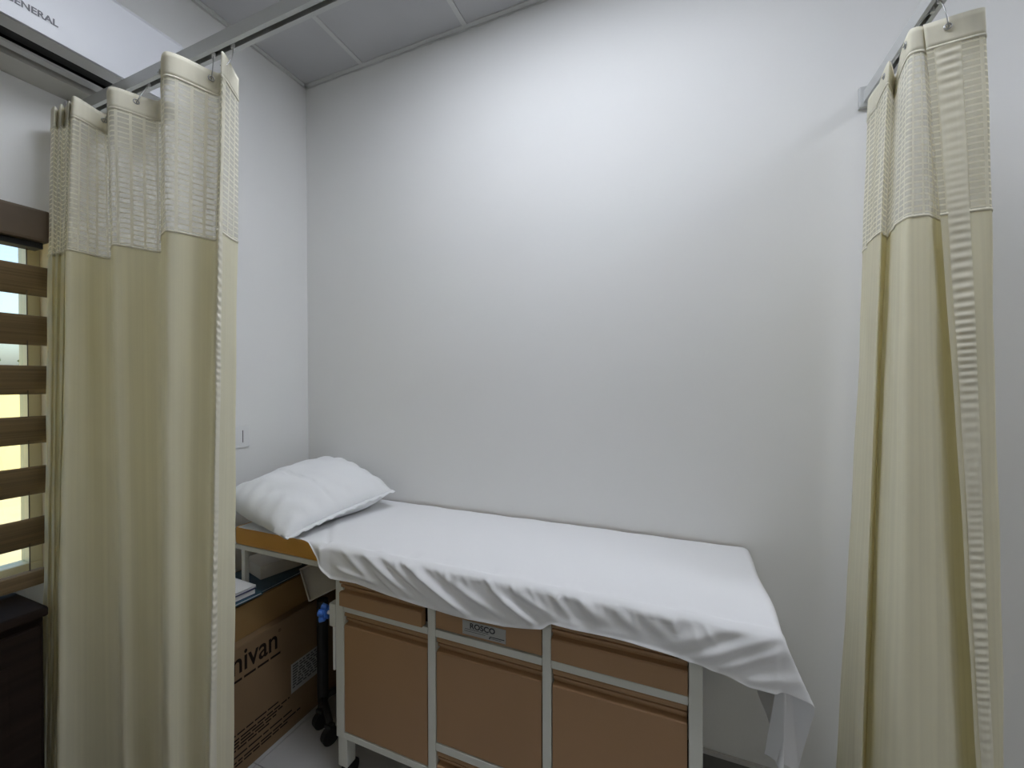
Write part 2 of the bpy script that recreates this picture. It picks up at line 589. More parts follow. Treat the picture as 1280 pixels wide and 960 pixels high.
tag(box('yard_ground', (-40, -0.21), (-25, 25), (-0.5, -0.3), M_SAND), label='pale sandy ground outside the window', cat='ground', kind='structure')
yw = thing('yard_wall', (-8.1, 0, -0.3), 'pale cream boundary wall outside the window', 'wall')
box('wall_body', (-8.2, -8.0), (-14, 14), (-0.3, 1.50), M_YARD, yw)
box('coping', (-8.26, -7.94), (-14, 14), (1.50, 1.57), M_YARD, yw, bevel=0.01)


def tree(loc, h, r, seed, label):
    t = thing('tree', loc, label, 'tree', 'trees beyond the yard wall')
    q = random.Random(seed)
    X, Y, Z = loc
    cyl('trunk', (X, Y, Z), (X, Y, Z + h * 0.75), 0.11, M_BARK, t, 8, 0.06)
    v, f = [], []
    for k in range(900):
        a, b, c = q.gauss(0, 1), q.gauss(0, 1), q.gauss(0, 1)
        n = math.sqrt(a * a + b * b + c * c)
        rr = r * (0.55 + 0.45 * q.random()) * (0.8 + 0.25 * math.sin(3 * math.atan2(b, a) + seed))
        p = Vector((X + a / n * rr, Y + b / n * rr, Z + h + c / n * rr * 0.75))
        e1 = Vector((q.gauss(0, 1), q.gauss(0, 1), q.gauss(0, 1))).normalized() * 0.10
        e2 = e1.cross(Vector((q.gauss(0, 1), q.gauss(0, 1), q.gauss(0, 1)))).normalized() * 0.06
        i = len(v)
        v += [p - e1, p + e2, p + e1, p - e2]
        f.append((i, i + 1, i + 2, i + 3))
    o = mesh_obj('foliage', v, f, M_LEAF, t)
    o['kind'] = 'stuff'


tree((-13.2, 2.2, -0.3), 1.9, 0.75, 3, 'small green tree with a low round crown behind the yard wall')
tree((-14.6, 4.3, -0.3), 2.1, 0.85, 5, 'taller green tree with a wide crown behind the yard wall')

# dark wooden cabinet under the window
dc = thing('low_cabinet', (0.12, -1.7, 0), 'dark brown wooden cabinet standing below the window', 'cabinet')
box('carcass', (0.012, 0.200), (-2.45, -1.050), (0.0, 0.782), M_WOOD, dc, bevel=0.003)
box('top_board', (0.012, 0.222), (-2.47, -1.046), (0.783, 0.808), M_WOOD, dc, bevel=0.006)
for k in range(3):
    ya = -2.44 + k * 0.463
    d = box('door', (0.201, 0.216), (ya, ya + 0.455), (0.06, 0.760), M_WOOD, dc, bevel=0.004)
    box('door_panel', (0.2165, 0.221), (ya + 0.06, ya + 0.395), (0.12, 0.685), M_WOOD, d, bevel=0.002)

# ------------------------------------------------------------------ air conditioner on the left wall
ay0, ay1 = -1.78, -0.705
ac = thing('air_conditioner', (0.0, (ay0 + ay1) / 2, 2.33), 'white wall-mounted air conditioner above the window', 'air conditioner')
prism('body', [(0.001, 2.330), (0.078, 2.344), (0.078, 2.42), (0.2, 2.42), (0.205, 2.60), (0.17, 2.618), (0.001, 2.618)], 'y', ay0, ay1, M_ACB, ac)
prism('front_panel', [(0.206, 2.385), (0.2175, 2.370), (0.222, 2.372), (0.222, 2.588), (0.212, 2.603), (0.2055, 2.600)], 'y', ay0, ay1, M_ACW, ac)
prism('chin_strip', [(0.176, 2.362), (0.2165, 2.3695), (0.2055, 2.384), (0.176, 2.380)], 'y', ay0, ay1, M_ACG, ac)
box('outlet_cavity', (0.127, 0.1755), (ay0 + 0.05, ay1 - 0.06), (2.368, 2.419), M_DARK, ac)
box('outlet_gap', (0.079, 0.1005), (ay0 + 0.05, ay1 - 0.06), (2.366, 2.419), M_DARK, ac)
box('end_cap', (0.079, 0.176), (ay1 - 0.06, ay1), (2.352, 2.419), M_ACG, ac)
box('end_cap', (0.079, 0.176), (ay0, ay0 + 0.05), (2.352, 2.419), M_ACG, ac)
prism('louver', [(0.102, 2.350), (0.124, 2.354), (0.126, 2.360), (0.104, 2.357)], 'y', ay0 + 0.05, ay1 - 0.061, M_ACG, ac)
text('lettering', 'OGENERAL', M_LOGO, ac, (0.2222, -1.016, 2.4115), (0, 1, 0), (0, 0, 1), width=0.118, height=0.0185, offset=0.03, align='RIGHT')

# ------------------------------------------------------------------ wall switch
sw = thing('wall_socket', (0, -0.385, 1.175), 'white square wall switch plate on the wall above the couch head', 'wall switch')
box('plate', (0.0005, 0.009), (-0.432, -0.327), (1.128, 1.225), M_WHITEPL, sw, bevel=0.003)
box('rocker', (0.0095, 0.0125), (-0.412, -0.362), (1.145, 1.208), M_WHITEPL, sw, bevel=0.001)

box('rocker_gap', (0.0091, 0.0097), (-0.3605, -0.3570), (1.150, 1.205), M_DARK, sw)

# ------------------------------------------------------------------ curtain rails
ZR = 2.282
LY, RXR = -0.896, 2.371


def rail(name, along, lo, hi, c, label):
    w_, h_ = 0.016, 0.034
    prof = [(-w_, 0), (-w_, h_), (w_, h_), (w_, 0), (w_ * 0.35, 0), (w_ * 0.35, 0.004), (w_ - 0.003, 0.004), (w_ - 0.003, h_ - 0.003),
            (-w_ + 0.003, h_ - 0.003), (-w_ + 0.003, 0.004), (-w_ * 0.35, 0.004), (-w_ * 0.35, 0)]
    t = thing(name, ((lo + hi) / 2, c, ZR) if along == 'x' else (c, (lo + hi) / 2, ZR), label, 'curtain rail')
    prism('track', [(c + a, ZR + b) for a, b in prof], along, lo, hi, M_ALU, t)
    return t


rl = rail('curtain_rail', 'x', 0.001, RXR + 0.016, LY, 'white metal curtain track crossing in front of the air conditioner')
box('wall_bracket', (0.0005, 0.012), (LY - 0.028, LY + 0.028), (ZR - 0.012, ZR + 0.040), M_WHITEPL, rl, bevel=0.002)
rr_ = rail('curtain_rail', 'y', LY + 0.017, -0.001, RXR, 'metal curtain track fixed to the plain wall beyond the couch foot')
box('wall_bracket', (RXR - 0.026, RXR + 0.026), (-0.014, -0.0005), (ZR - 0.014, ZR + 0.05), M_ALU, rr_, bevel=0.002)
for xx in (1.2, 2.3):
    cyl('ceiling_hanger', (xx, LY, ZR + 0.033), (xx, LY, H - 0.002), 0.006, M_ALU, rl, 10)


# ------------------------------------------------------------------ curtains
def plan(px, Yc):
    d = ray(px, 476)
    return CAM[0] + d[0] / d[1] * Yc, CAM[1] + Yc


def catmull(P, n):
    P = np.array(P, float)
    P = np.vstack([2 * P[0] - P[1], P, 2 * P[-1] - P[-2]])
    segs = len(P) - 3
    out = []
    for i in range(segs):
        p0, p1, p2, p3 = P[i:i + 4]
        m1 = (p2 - p0) * 0.42
        m2 = (p3 - p1) * 0.42
        m1 *= min(1.0, 0.9 * np.linalg.norm(p2 - p1) / max(1e-6, np.linalg.norm(m1)))
        m2 *= min(1.0, 0.9 * np.linalg.norm(p2 - p1) / max(1e-6, np.linalg.norm(m2)))
        for t in np.linspace(0, 1, n, endpoint=(i == segs - 1)):
            h00, h10, h01, h11 = 2 * t**3 - 3 * t**2 + 1, t**3 - 2 * t**2 + t, -2 * t**3 + 3 * t**2, t**3 - t**2
            out.append(h00 * p1 + h10 * m1 + h01 * p2 + h11 * m2)
    return np.array(out)


def curtain(top, bot, ztop, zbot, zband, znet, label, seed, hooks, hook_y, hem_in=(0.045, 0.0)):
    n = 14
    T = catmull([plan(*p) for p in top], n)
    B = catmull([plan(*p) for p in bot], n)
    arc = np.concatenate([[0], np.cumsum(np.linalg.norm(np.diff((T + B) / 2, axis=0), axis=1))])
    cx, cy_ = T.mean(0)
    t = thing('privacy_curtain', (cx, cy_, zbot), label, 'curtain', 'cream curtains around the couch')
    rg = np.random.RandomState(seed)
    ph = rg.rand(8) * 6.28

    def surf(zs, off=0.0, cols=slice(None)):
        P = np.zeros((len(zs), len(arc), 3))
        for i, z in enumerate(zs):
            f = (ztop - z) / (ztop - zbot)
            f = f ** 0.85
            c = T * (1 - f) + B * f
            tg = np.gradient(c, axis=0)
            tg /= np.maximum(1e-9, np.linalg.norm(tg, axis=1, keepdims=True))
            nr = np.stack([tg[:, 1], -tg[:, 0]], 1)
            wv = 0.0022 * np.sin(arc * 40 + z * 3.1 + ph[0]) * np.sin(z * 2.7 + arc * 7 + ph[1]) * min(1, f * 6)
            wv += 0.0014 * np.sin(arc * 95 + z * 11 + ph[2]) * np.sin(z * 8 - arc * 21 + ph[3]) * min(1, f * 6)
            c = c + nr * (wv + off)[:, None] if np.ndim(off) else c + nr * (wv[:, None] + off)
            P[i, :, :2] = c
            P[i, :, 2] = z
        return P

    def uvs(zs, k=slice(None)):
        a = arc[k]
        return np.stack(np.broadcast_arrays(a[None, :], np.array(zs)[:, None]), -1)
    za = np.linspace(ztop, zband, 6)
    hb = grid('heading_band', surf(za), M_BAND, t, uvs(za))
    sm_ = hb.modifiers.new('thick', 'SOLIDIFY'); sm_.thickness = 0.0016; sm_.offset = 0
    zb_ = np.linspace(zband, znet, 30)
    grid('net_panel', surf(zb_), M_NET, t, uvs(zb_))
    zc_ = np.linspace(znet, zbot, 110)
    grid('cloth_panel', surf(zc_), M_CURT, t, uvs(zc_))
    # seam between heading, net and cloth
    for zz in (zband, znet):
        zs = np.array([zz + 0.003, zz - 0.003])
        s_ = grid('seam', surf(zs), M_BAND, t, uvs(zs))
        so = s_.modifiers.new('thick', 'SOLIDIFY'); so.thickness = 0.0028; so.offset = 0
    # stitched hem down the free edge, slightly puckered
    k = np.where((arc >= arc[-1] - hem_in[0] - 1e-6) & (arc <= arc[-1] - hem_in[1] + 1e-6))[0]
    zs = np.linspace(zband - 0.004, zbot, 760)
    # finer columns over the hem by re-sampling the edge of the surface
    base = surf(zs)[:, k, :]
    m = 9
    tt = np.linspace(0, 1, m)
    idx = np.linspace(0, base.shape[1] - 1, m)
    i0 = np.floor(idx).astype(int).clip(0, base.shape[1] - 2)
    fr = (idx - i0)[None, :, None]
    Q = base[:, i0] * (1 - fr) + base[:, i0 + 1] * fr
    tg = Q[:, -1, :2] - Q[:, 0, :2]
    tg /= np.linalg.norm(tg, axis=1, keepdims=True)
    nr = np.stack([tg[:, 1], -tg[:, 0]], 1)
    if nr[0] @ (CAM[:2] - T[-1]) < 0:
        nr = -nr
    prof = np.sin(np.pi * tt) ** 0.5
    puck = 0.0012 + 0.0018 * np.sin(zs[:, None] * 330 + 3.5 * np.sin(zs[:, None] * 17) + 1.2 * tt[None] + ph[4]) * prof[None] * (0.6 + 0.4 * np.sin(zs[:, None] * 9)) + 0.0016 * prof[None]
    Q = Q.copy()
    Q[:, :, :2] += nr[:, None, :] * puck[:, :, None]
    uvh = np.stack(np.broadcast_arrays((tt * 0.04)[None, :], zs[:, None]), -1)
    grid('side_hem', Q, M_BAND, t, uvh)
    # eyelets and hooks
    for (px, Yc, zt_) in hooks:
        ex, ey = plan(px, Yc)
        # nearest surface point
        j = int(np.argmin((T[:, 0] - ex) ** 2 + (T[:, 1] - ey) ** 2))
        p = T[j]
        tg1 = T[min(j + 1, len(T) - 1)] - T[max(j - 1, 0)]
        nn = np.array([tg1[1], -tg1[0]]) / max(1e-9, np.hypot(*tg1))
        if nn @ (CAM[:2] - p) < 0:
            nn = -nn
        zc = ztop - 0.022
        c = (p[0] + nn[0] * 0.003, p[1] + nn[1] * 0.003, zc)
        ring('eyelet', c, (nn[0], nn[1], 0), 0.006, 0.0016, M_CHROME, t)
        hx, hy = hook_y(p)
        a = Vector((p[0] + nn[0] * 0.007, p[1] + nn[1] * 0.007, zc - 0.003))
        e = Vector((hx, hy, ZR + 0.002))
        pts = [Vector((p[0] - nn[0] * 0.004, p[1] - nn[1] * 0.004, zc - 0.004)), a]
        for q in np.linspace(0.15, 1, 8):
            pts.append(a.lerp(e, q) + Vector((nn[0], nn[1], 0)) * 0.006 * math.sin(q * math.pi))
        tube('hook', pts, 0.0013, M_CHROME, t, 6)
        cyl('glider', (hx, hy, ZR - 0.006), (hx, hy, ZR + 0.006), 0.0045, M_WHITEPL, t, 10)
    return t


LT = [(100, .700), (69, .625), (72, .612), (77, .626), (80, .614), (85, .628), (90, .616), (94, .632), (97, .612), (137, .690), (141, .630), (203, .715), (209, .615), (277, .712), (281, .668), (301, .745)]
LB = [(76, .645), (46, .578), (49, .568), (52, .580), (55, .572), (58, .585), (60, .573), (63, .584), (66, .575), (148, .705), (152, .620), (200, .705), (204, .625), (250, .700), (254, .655), (287, .735)]
curtain(LT, LB, 2.238, 0.05, 2.180, 1.800, 'cream hospital curtain with net top gathered beside the window', 11,
        [(133, .685, 0), (176, .67, 0), (206, .64, 0), (266, .70, 0), (283, .68, 0)], lambda p: (p[0], LY), hem_in=(0.095, 0.068))
RT_ = [(1094, 1.54), (1084, 1.50), (1100, 1.42), (1102, 1.47), (1098, 1.43), (1110, 1.335), (1118, 1.41), (1126, 1.30), (1136, 1.235), (1152, 1.235), (1162, 1.275), (1217, 1.255), (1226, 1.222), (1152, 1.230)]
RB_ = [(1080, 1.54), (1062, 1.50), (1070, 1.44), (1066, 1.47), (1042, 1.42), (1072, 1.265), (1078, 1.37), (1082, 1.31), (1125, 1.195), (1185, 1.205), (1238, 1.34), (1260, 1.33), (1262, 1.275), (1243, 1.245)]
curtain(RT_, RB_, 2.238, 0.05, 2.180, 1.800, 'cream hospital curtain with net top hanging beyond the couch foot', 23,
        [(1178, 1.24, 0), (1140, 1.25, 0), (1105, 1.36, 0)], lambda p: (RXR, p[1]), hem_in=(0.046, 0.006))

# ------------------------------------------------------------------ examination couch
ZT = 0.847                      # sheet surface
YF = -0.503                     # couch front plane
CX0, CX1 = 0.700, 1.880         # storage section
HX0, FX1 = 0.172, 2.030         # mattress ends
co = thing('examination_couch', ((HX0 + FX1) / 2, -0.26, 0), 'cream steel examination couch with tan drawers and doors', 'examination couch')
YB = -0.030
pt = 0.030
posts = [(CX0, CX0 + 0.034), (1.084, 1.112), (1.467, 1.493), (CX1 - 0.032, CX1)]
ZC0, ZC1 = 0.165, 0.752
for a, b in posts:
    box('frame_post', (a, b), (YF, YF + pt), (ZC0, ZC1), M_STEEL, co, bevel=0.002)
for a, b in (posts[0], posts[3]):
    box('frame_post', (a, b), (YB - pt, YB), (ZC0, ZC1), M_STEEL, co, bevel=0.002)
cols = [(posts[i][1] + 0.0005, posts[i + 1][0] - 0.0005) for i in range(3)]
RZ1, RZ0 = 0.637, 0.615        # rail under drawers
for a, b in cols:
    box('frame_rail', (a, b), (YF + 0.001, YF + pt), (RZ0, RZ1), M_STEEL, co, bevel=0.0015)
    box('frame_rail', (a, b), (YF + 0.001, YF + pt), (ZC0, ZC0 + 0.022), M_STEEL, co, bevel=0.0015)
    box('frame_rail', (a, b), (YF + 0.001, YF + pt), (ZC1 - 0.010, ZC1), M_STEEL, co, bevel=0.0015)
box('frame_rail', cols[1], (YF + 0.001, YF + pt), (0.252, 0.276), M_STEEL, co, bevel=0.0015)
boxes('cabinet_shell', [((CX0 + 0.004, CX0 + 0.008), (YF + 0.031, YB - 0.031), (ZC0, ZC1)), ((CX1 - 0.008, CX1 - 0.004), (YF + 0.031, YB - 0.031), (ZC0, ZC1)),
                        ((CX0 + 0.009, CX1 - 0.009), (YB - 0.008, YB - 0.004), (ZC0, ZC1)), ((CX0 + 0.009, CX1 - 0.009), (YF + 0.032, YB - 0.009), (ZC0, ZC0 + 0.004)),
                        ((CX0 + 0.036, CX1 - 0.034), (YF + 0.040, YF + 0.042), (ZC0 + 0.005, ZC1 - 0.002))], M_INSIDE, co)
# side panel seen from the foot end
box('end_panel', (CX1 - 0.003, CX1 - 0.001), (YF + 0.031, YB - 0.031), (ZC0, ZC1), M_STEEL, co)
box('end_panel', (CX0 + 0.001, CX0 + 0.003), (YF + 0.031, YB - 0.031), (ZC0, ZC1), M_STEEL, co)


def front_profile(y, z1, z0, pull):
    """closed (y, z) profile of a pressed sheet-steel front, finger pull along its top edge"""
    if not pull:
        return [(y + 0.012, z0), (y + 0.002, z0), (y, z0 + 0.002), (y, z1 - 0.002), (y + 0.002, z1), (y + 0.012, z1)]
    return [(y + 0.024, z0), (y + 0.002, z0), (y, z0 + 0.002), (y, z1 - 0.047), (y + 0.003, z1 - 0.0440), (y + 0.019, z1 - 0.042), (y + 0.020, z1 - 0.032),
            (y + 0.009, z1 - 0.030), (y + 0.008, z1 - 0.022), (y + 0.016, z1 - 0.020), (y + 0.016, z1 - 0.0165), (y + 0.003, z1 - 0.014), (y + 0.0015, z1 - 0.010), (y + 0.002, z1 - 0.003),
            (y + 0.005, z1), (y + 0.024, z1)]


g = 0.003
for c, (a, b) in enumerate(cols):
    a2, b2 = a + g, b - g
    yf = YF + 0.002
    if c == 0:      # left drawer stands a little open and shifted
        prism('drawer', front_profile(YF - 0.012, 0.733, 0.640, True), 'x', a - 0.006, b2 - 0.012, M_TAN, co)
    elif c == 1:
        prism('drawer', front_profile(yf, 0.738, 0.641, False), 'x', a2 - 0.002, b2 + 0.001, M_TAN, co)
    else:
        prism('drawer', front_profile(YF - 0.004, 0.746, 0.640, True), 'x', a2 - 0.002, b2 + 0.001, M_TAN, co)
    z0 = 0.279 if c == 1 else ZC0 + 0.025
    d = prism('door', front_profile(yf, RZ0 - 0.003, z0, True), 'x', a2, b2, M_TAN, co)
prism('drawer', front_profile(YF + 0.002, 0.249, ZC0 + 0.025, True), 'x', cols[1][0] + g, cols[1][1] - g, M_TAN, co)
# maker's plate
lx0, lx1 = on_y(578, 780, YF)[0], on_y(632, 790, YF)[0]
lz0, lz1 = 0.649, 0.691
pl = box('label_plate', (lx0, lx1), (YF + 0.0005, YF + 0.0018), (lz0, lz1), M_PLATE, co)
pl['label'] = 'grey printed maker plate'
text('lettering', 'ROSCO', M_INK, pl, (lx0 + 0.026, YF + 0.0003, lz0 + 0.0205), (1, 0, 0), (0, 0, 1), width=0.084, height=0.0175, offset=0.032, depth=0.0002)
boxes('print', [((lx0 + 0.008, lx0 + 0.088), (YF + 0.0001, YF + 0.0004), (lz0 + 0.0165, lz0 + 0.0178)), ((lx0 + 0.006, lx0 + 0.078), (YF + 0.0001, YF + 0.0004), (lz0 + 0.0105, lz0 + 0.0116)),
                ((lx0 + 0.092, lx1 - 0.004), (YF + 0.0001, YF + 0.0004), (lz0 + 0.009, lz0 + 0.0115)), ((lx0 + 0.090, lx0 + 0.095), (YF + 0.0001, YF + 0.0004), (lz0 + 0.004, lz0 + 0.008)),
                ((lx0 + 0.097, lx1 - 0.014), (YF + 0.0001, YF + 0.0004), (lz0 + 0.005, lz0 + 0.0062))], M_INK, pl)
# legs
for xa in (CX0 + 0.006, CX1 - 0.046):
    for ya in (YF + 0.002, YB - 0.045):
        box('leg', (xa, xa + 0.040), (ya, ya + 0.042), (0.062, ZC0 - 0.0005), M_STEEL, co, bevel=0.003)
        bm = bmesh.new()
        add_cyl(bm, (xa + 0.020, ya + 0.021, 0.061), (xa + 0.020, ya + 0.021, 0.035), 0.012, 12)
        add_cyl(bm, (xa + 0.006, ya + 0.035, 0.031), (xa + 0.034, ya + 0.035, 0.031), 0.031, 20)
        bm_obj('caster', bm, M_BLACK, co)
# bed frame and mattress
boxes('bed_frame', [((HX0, FX1 - 0.02), (YF - 0.001, YF + 0.024), (0.753, 0.771)), ((HX0, FX1 - 0.02), (YB - 0.024, YB), (0.753, 0.771)),
                    ((HX0, HX0 + 0.025), (YF + 0.025, YB - 0.025), (0.753, 0.771)), ((FX1 - 0.045, FX1 - 0.02), (YF + 0.025, YB - 0.025), (0.753, 0.771)),
                    ((CX0, CX0 + 0.025), (YF + 0.025, YB - 0.025), (0.753, 0.771))], M_STEEL, co, bevel=0.002)
box('support_post', (HX0 + 0.033, HX0 + 0.053), (YF + 0.001, YF + 0.019), (0.612, 0.7525), M_STEEL, co, bevel=0.002)
hm = box('head_mattress', (HX0, CX0 - 0.004), (YF - 0.002, YB + 0.018), (0.7715, 0.842), M_ORANGE, co, bevel=0.010)
hm['label'] = 'orange vinyl head section of the mattress'
box('mattress', (CX0 - 0.002, FX1), (YF - 0.002, YB + 0.018), (0.7715, 0.842), M_ORANGE, co, bevel=0.012)
box('bracket', (0.560, 0.699), (-0.400, -0.376), (0.540, 0.556), M_STEEL, co, bevel=0.002)
# rod socket with blue clamp knob on the left post
box('rod_sleeve', (0.671, 0.699), (YF - 0.002, YF + 0.026), (0.552, 0.634), M_STEEL, co, bevel=0.003)
cyl('iv_rod', (0.683, YF + 0.012, 0.392), (0.683, YF + 0.012, 0.552), 0.0065, M_WHITEPL, co, 14)
bm = bmesh.new()
add_cyl(bm, (0.658, YF + 0.006, 0.594), (0.671, YF + 0.008, 0.594), 0.007, 12)
bm_obj('knob_stem', bm, M_WHITEPL, co)
bm = bmesh.new()
for k in range(5):
    a = k * math.tau / 5 + 0.3
    add_cyl(bm, (0.640, YF - 0.004 + 0.016 * math.cos(a), 0.594 + 0.023 * math.sin(a)), (0.656, YF + 0.002 + 0.016 * math.cos(a), 0.594 + 0.019 * math.sin(a)), 0.0115, 12, 0.0095)
add_cyl(bm, (0.636, YF + 0.000, 0.594), (0.658, YF + 0.004, 0.594), 0.017, 16)
bm_obj('clamp_knob', bm, M_BLUE, co)

# ------------------------------------------------------------------ sheet
HEM = [(300, 655), (330, 660), (357, 668), (385, 680), (400, 697), (404.5, 704), (409, 715), (415.4, 723.5), (448, 729), (487, 744), (535, 759), (569, 769.5), (632, 783), (678, 786.5),
       (690, 779), (735, 789), (780, 800), (830, 815), (868, 828), (905, 842), (935, 857), (975, 868), (1015, 883)]
hp = np.array([on_y(x_, y_, -0.520)[[0, 2]] for x_, y_ in HEM])
XR, PMAX, RR = 2.030, 0.34, 0.020
YE = -0.503                     # where the cloth starts to bend over the front edge
xs = np.concatenate([np.linspace(0.20, 0.66, 40), np.linspace(0.665, 0.735, 16), np.linspace(0.742, XR, 230)])
ps = np.linspace(0, PMAX, 46)[1:]
ys = np.linspace(-0.012, YE, 46)
qs = np.linspace(0, 1, 46)[1:]


def wz(x_, y_):
    p = on_y(x_, y_, -0.523)
    return p[0], p[2]


RIDGES = [(430, 690, 470, 730, .010, .010), (452, 688, 512, 742, .009, .014), (478, 694, 548, 756, .010, .013), (505, 700, 585, 768, .008, .020), (470, 715, 500, 745, .006, .008),
          (545, 712, 600, 752, .010, .010), (575, 735, 625, 770, .008, .008), (618, 738, 668, 780, .007, .018), (640, 735, 690, 770, .008, .009), (600, 715, 625, 742, .007, .008),
          (690, 740, 715, 775, .008, .008), (720, 745, 760, 780, .010, .007), (760, 755, 800, 790, .010, .006), (800, 770, 840, 800, .012, .006),
          (862, 824, 965, 797, .010, .014), (885, 838, 985, 812, .009, .012), (835, 806, 930, 783, .012, .010), (925, 850, 1000, 850, .010, .008), (690, 776, 780, 796, .010, .007),
          (425, 712, 470, 728, .006, .008)]
RW = [(*wz(a, b), *wz(c, d), w_, am) for a, b, c, d, w_, am in RIDGES]
for k in range(34):
    X0 = 0.98 + 0.027 * k + rnd.uniform(-.008, .008)
    L_ = rnd.uniform(0.02, 0.07)
    RW.append((X0, ZT - 0.002, X0 + L_ * rnd.uniform(0.15, 0.7), ZT - L_, rnd.uniform(.004, .008), rnd.uniform(.002, .007)))


def ridge_h(X, Z):
    h = 0.0
    for x0, z0, x1, z1, w_, am in RW:
        dx, dz = x1 - x0, z1 - z0
        L2 = dx * dx + dz * dz
        t = ((X - x0) * dx + (Z - z0) * dz) / L2
        tc = min(1, max(0, t))
        d2 = (X - x0 - tc * dx) ** 2 + (Z - z0 - tc * dz) ** 2
        e = math.sin(math.pi * min(1, max(0.0, 0.12 + 0.76 * tc))) if 0 <= t <= 1 else 0.37
        h += am * e * math.exp(-d2 / (2 * w_ * w_))
    return min(h, 0.024)


def bend(s):
    """arc s past the edge -> (horizontal, vertical) of a rounded fold"""
    if s < RR * math.pi / 2:
        return RR * math.sin(s / RR), RR * (1 - math.cos(s / RR))
    return RR, RR + s - RR * math.pi / 2


def drop(X):
    z = float(np.interp(X, hp[:, 0], hp[:, 1]))
    return max(0.006, ZT - z + RR * (math.pi / 2 - 1) * (1 if ZT - z > 0.03 else 0.2))


def cone(th):
    """direction of the hanging corner for a cloth angle (0 = end side, 90 deg = front side)"""
    K = [(0, (0.0, 0.0, -1)), (14, (-0.10, 0.14, -1)), (24, (0.11, 0.14, -0.98)), (38, (0.23, 0.08, -0.96)), (52, (0.335, 0.02, -0.94)), (64, (0.40, 0.0, -0.92)), (70, (0.36, -0.02, -0.93)), (90, (0.0, 0.0, -1))]
    d = math.degrees(th)
    for (a, va), (b, vb) in zip(K, K[1:]):
        if d <= b + 1e-6:
            t = (d - a) / (b - a)
            v = np.array(va) * (1 - t) + np.array(vb) * t
            return v / np.linalg.norm(v)
    return np.array([0, 0, -1.0])


def lift(X, Y):
    return 0.0045 / (1 + math.exp(-max(-40, min(40, 2.5 * (X - CRX - (Y + 0.51) * CRS) / 0.007))))


rows, cols_ = len(ys) + len(qs), len(xs) + len(ps)
P = np.zeros((rows, cols_, 3))
rs = np.random.RandomState(3)
pa = rs.rand(12) * 6.28
QF = drop(XR)
d_ = ray(416, 640)
k_ = CAM + d_ * ((ZT - CAM[2]) / d_[2])
CRX = 0.682                      # crease where the upper cloth layer ends, running obliquely under the pillow
CRS = (k_[0] - CRX) / (k_[1] + 0.51)
for j in range(cols_):
    X = xs[j] if j < len(xs) else XR
    p = 0.0 if j < len(xs) else ps[j - len(xs)]
    hX, vX = bend(p)
    for i in range(rows):
        if i < len(ys):
            Y, q = ys[i], 0.0
        else:
            Y = YE
            q = qs[i - len(ys)] * (drop(X) if p == 0 else QF)
        if q == 0.0:
            wr = 0.0012 * math.sin(9 * X + 14 * Y + pa[0]) * math.sin(17 * X - 8 * Y + pa[1]) + 0.0008 * math.sin(40 * X + 23 * Y + pa[2])
            if p == 0.0:
                # crease where the head section is hinged
                wr += lift(X, Y) - 0.0025 * math.exp(-((X - CRX - (Y + 0.51) * CRS) / 0.007 + 1.2) ** 2)
                e = max(0.0, 1 - (Y - YE) / 0.05)
                wr += -0.25 * e * ridge_h(X, ZT - 0.004)
                P[i, j] = (X, Y, ZT + wr)
            else:
                bul = 0.010 * math.sin(Y * 22 + pa[3]) * min(1, p / 0.1) + 0.014 * math.sin(Y * 11 + p * 9 + pa[4]) * min(1, p / 0.15)
                P[i, j] = (XR + hX + bul, Y, ZT + 0.0045 - vX + wr * max(0, 1 - p / 0.02))
        elif p == 0.0:
            h, v = bend(q)
            z = ZT - v
            wgt = min(1.0, q / 0.02)
            fo = ridge_h(X, z) * wgt
            fo += 0.0015 * math.sin(33 * X + 60 * z + pa[5]) * wgt
            lip = 0.004 * max(0.0, (q / drop(X) - 0.90) / 0.10) ** 2
            gap = (0.016 * math.exp(-((X - 0.665) / 0.02) ** 2) + 0.004 / (1 + math.exp(-max(-40, min(40, (X - CRX) / 0.003))))) * wgt
            P[i, j] = (X, YE - h - max(0, fo) - lip - gap, z + lift(X, YE))
        else:
            r = math.hypot(p, q)
            th = math.atan2(q, p)
            h, v = bend(r)
            D = cone(th)
            pos = np.array([XR + math.cos(th) * h, YE - math.sin(th) * h, ZT + 0.0045]) + D * (v / max(0.5, -D[2]) * 0.98 if v > 0 else 0)
            f9 = math.sin(th) ** 4
            if f9 > 0.02:
                pos[1] -= max(0, ridge_h(pos[0], pos[2])) * f9 * min(1, r / 0.02)
            P[i, j] = pos
uv = np.zeros((rows, cols_, 2))
sheet = grid('bed_sheet', P, M_SHEET)
tag(sheet, 'white cotton sheet draped over the couch with a pointed hanging corner', 'bed sheet')
so = sheet.modifiers.new('thick', 'SOLIDIFY')
so.thickness = 0.0016
so.offset = 1.0
sb = sheet.modifiers.new('smooth', 'SUBSURF')
sb.levels = sb.render_levels = 1


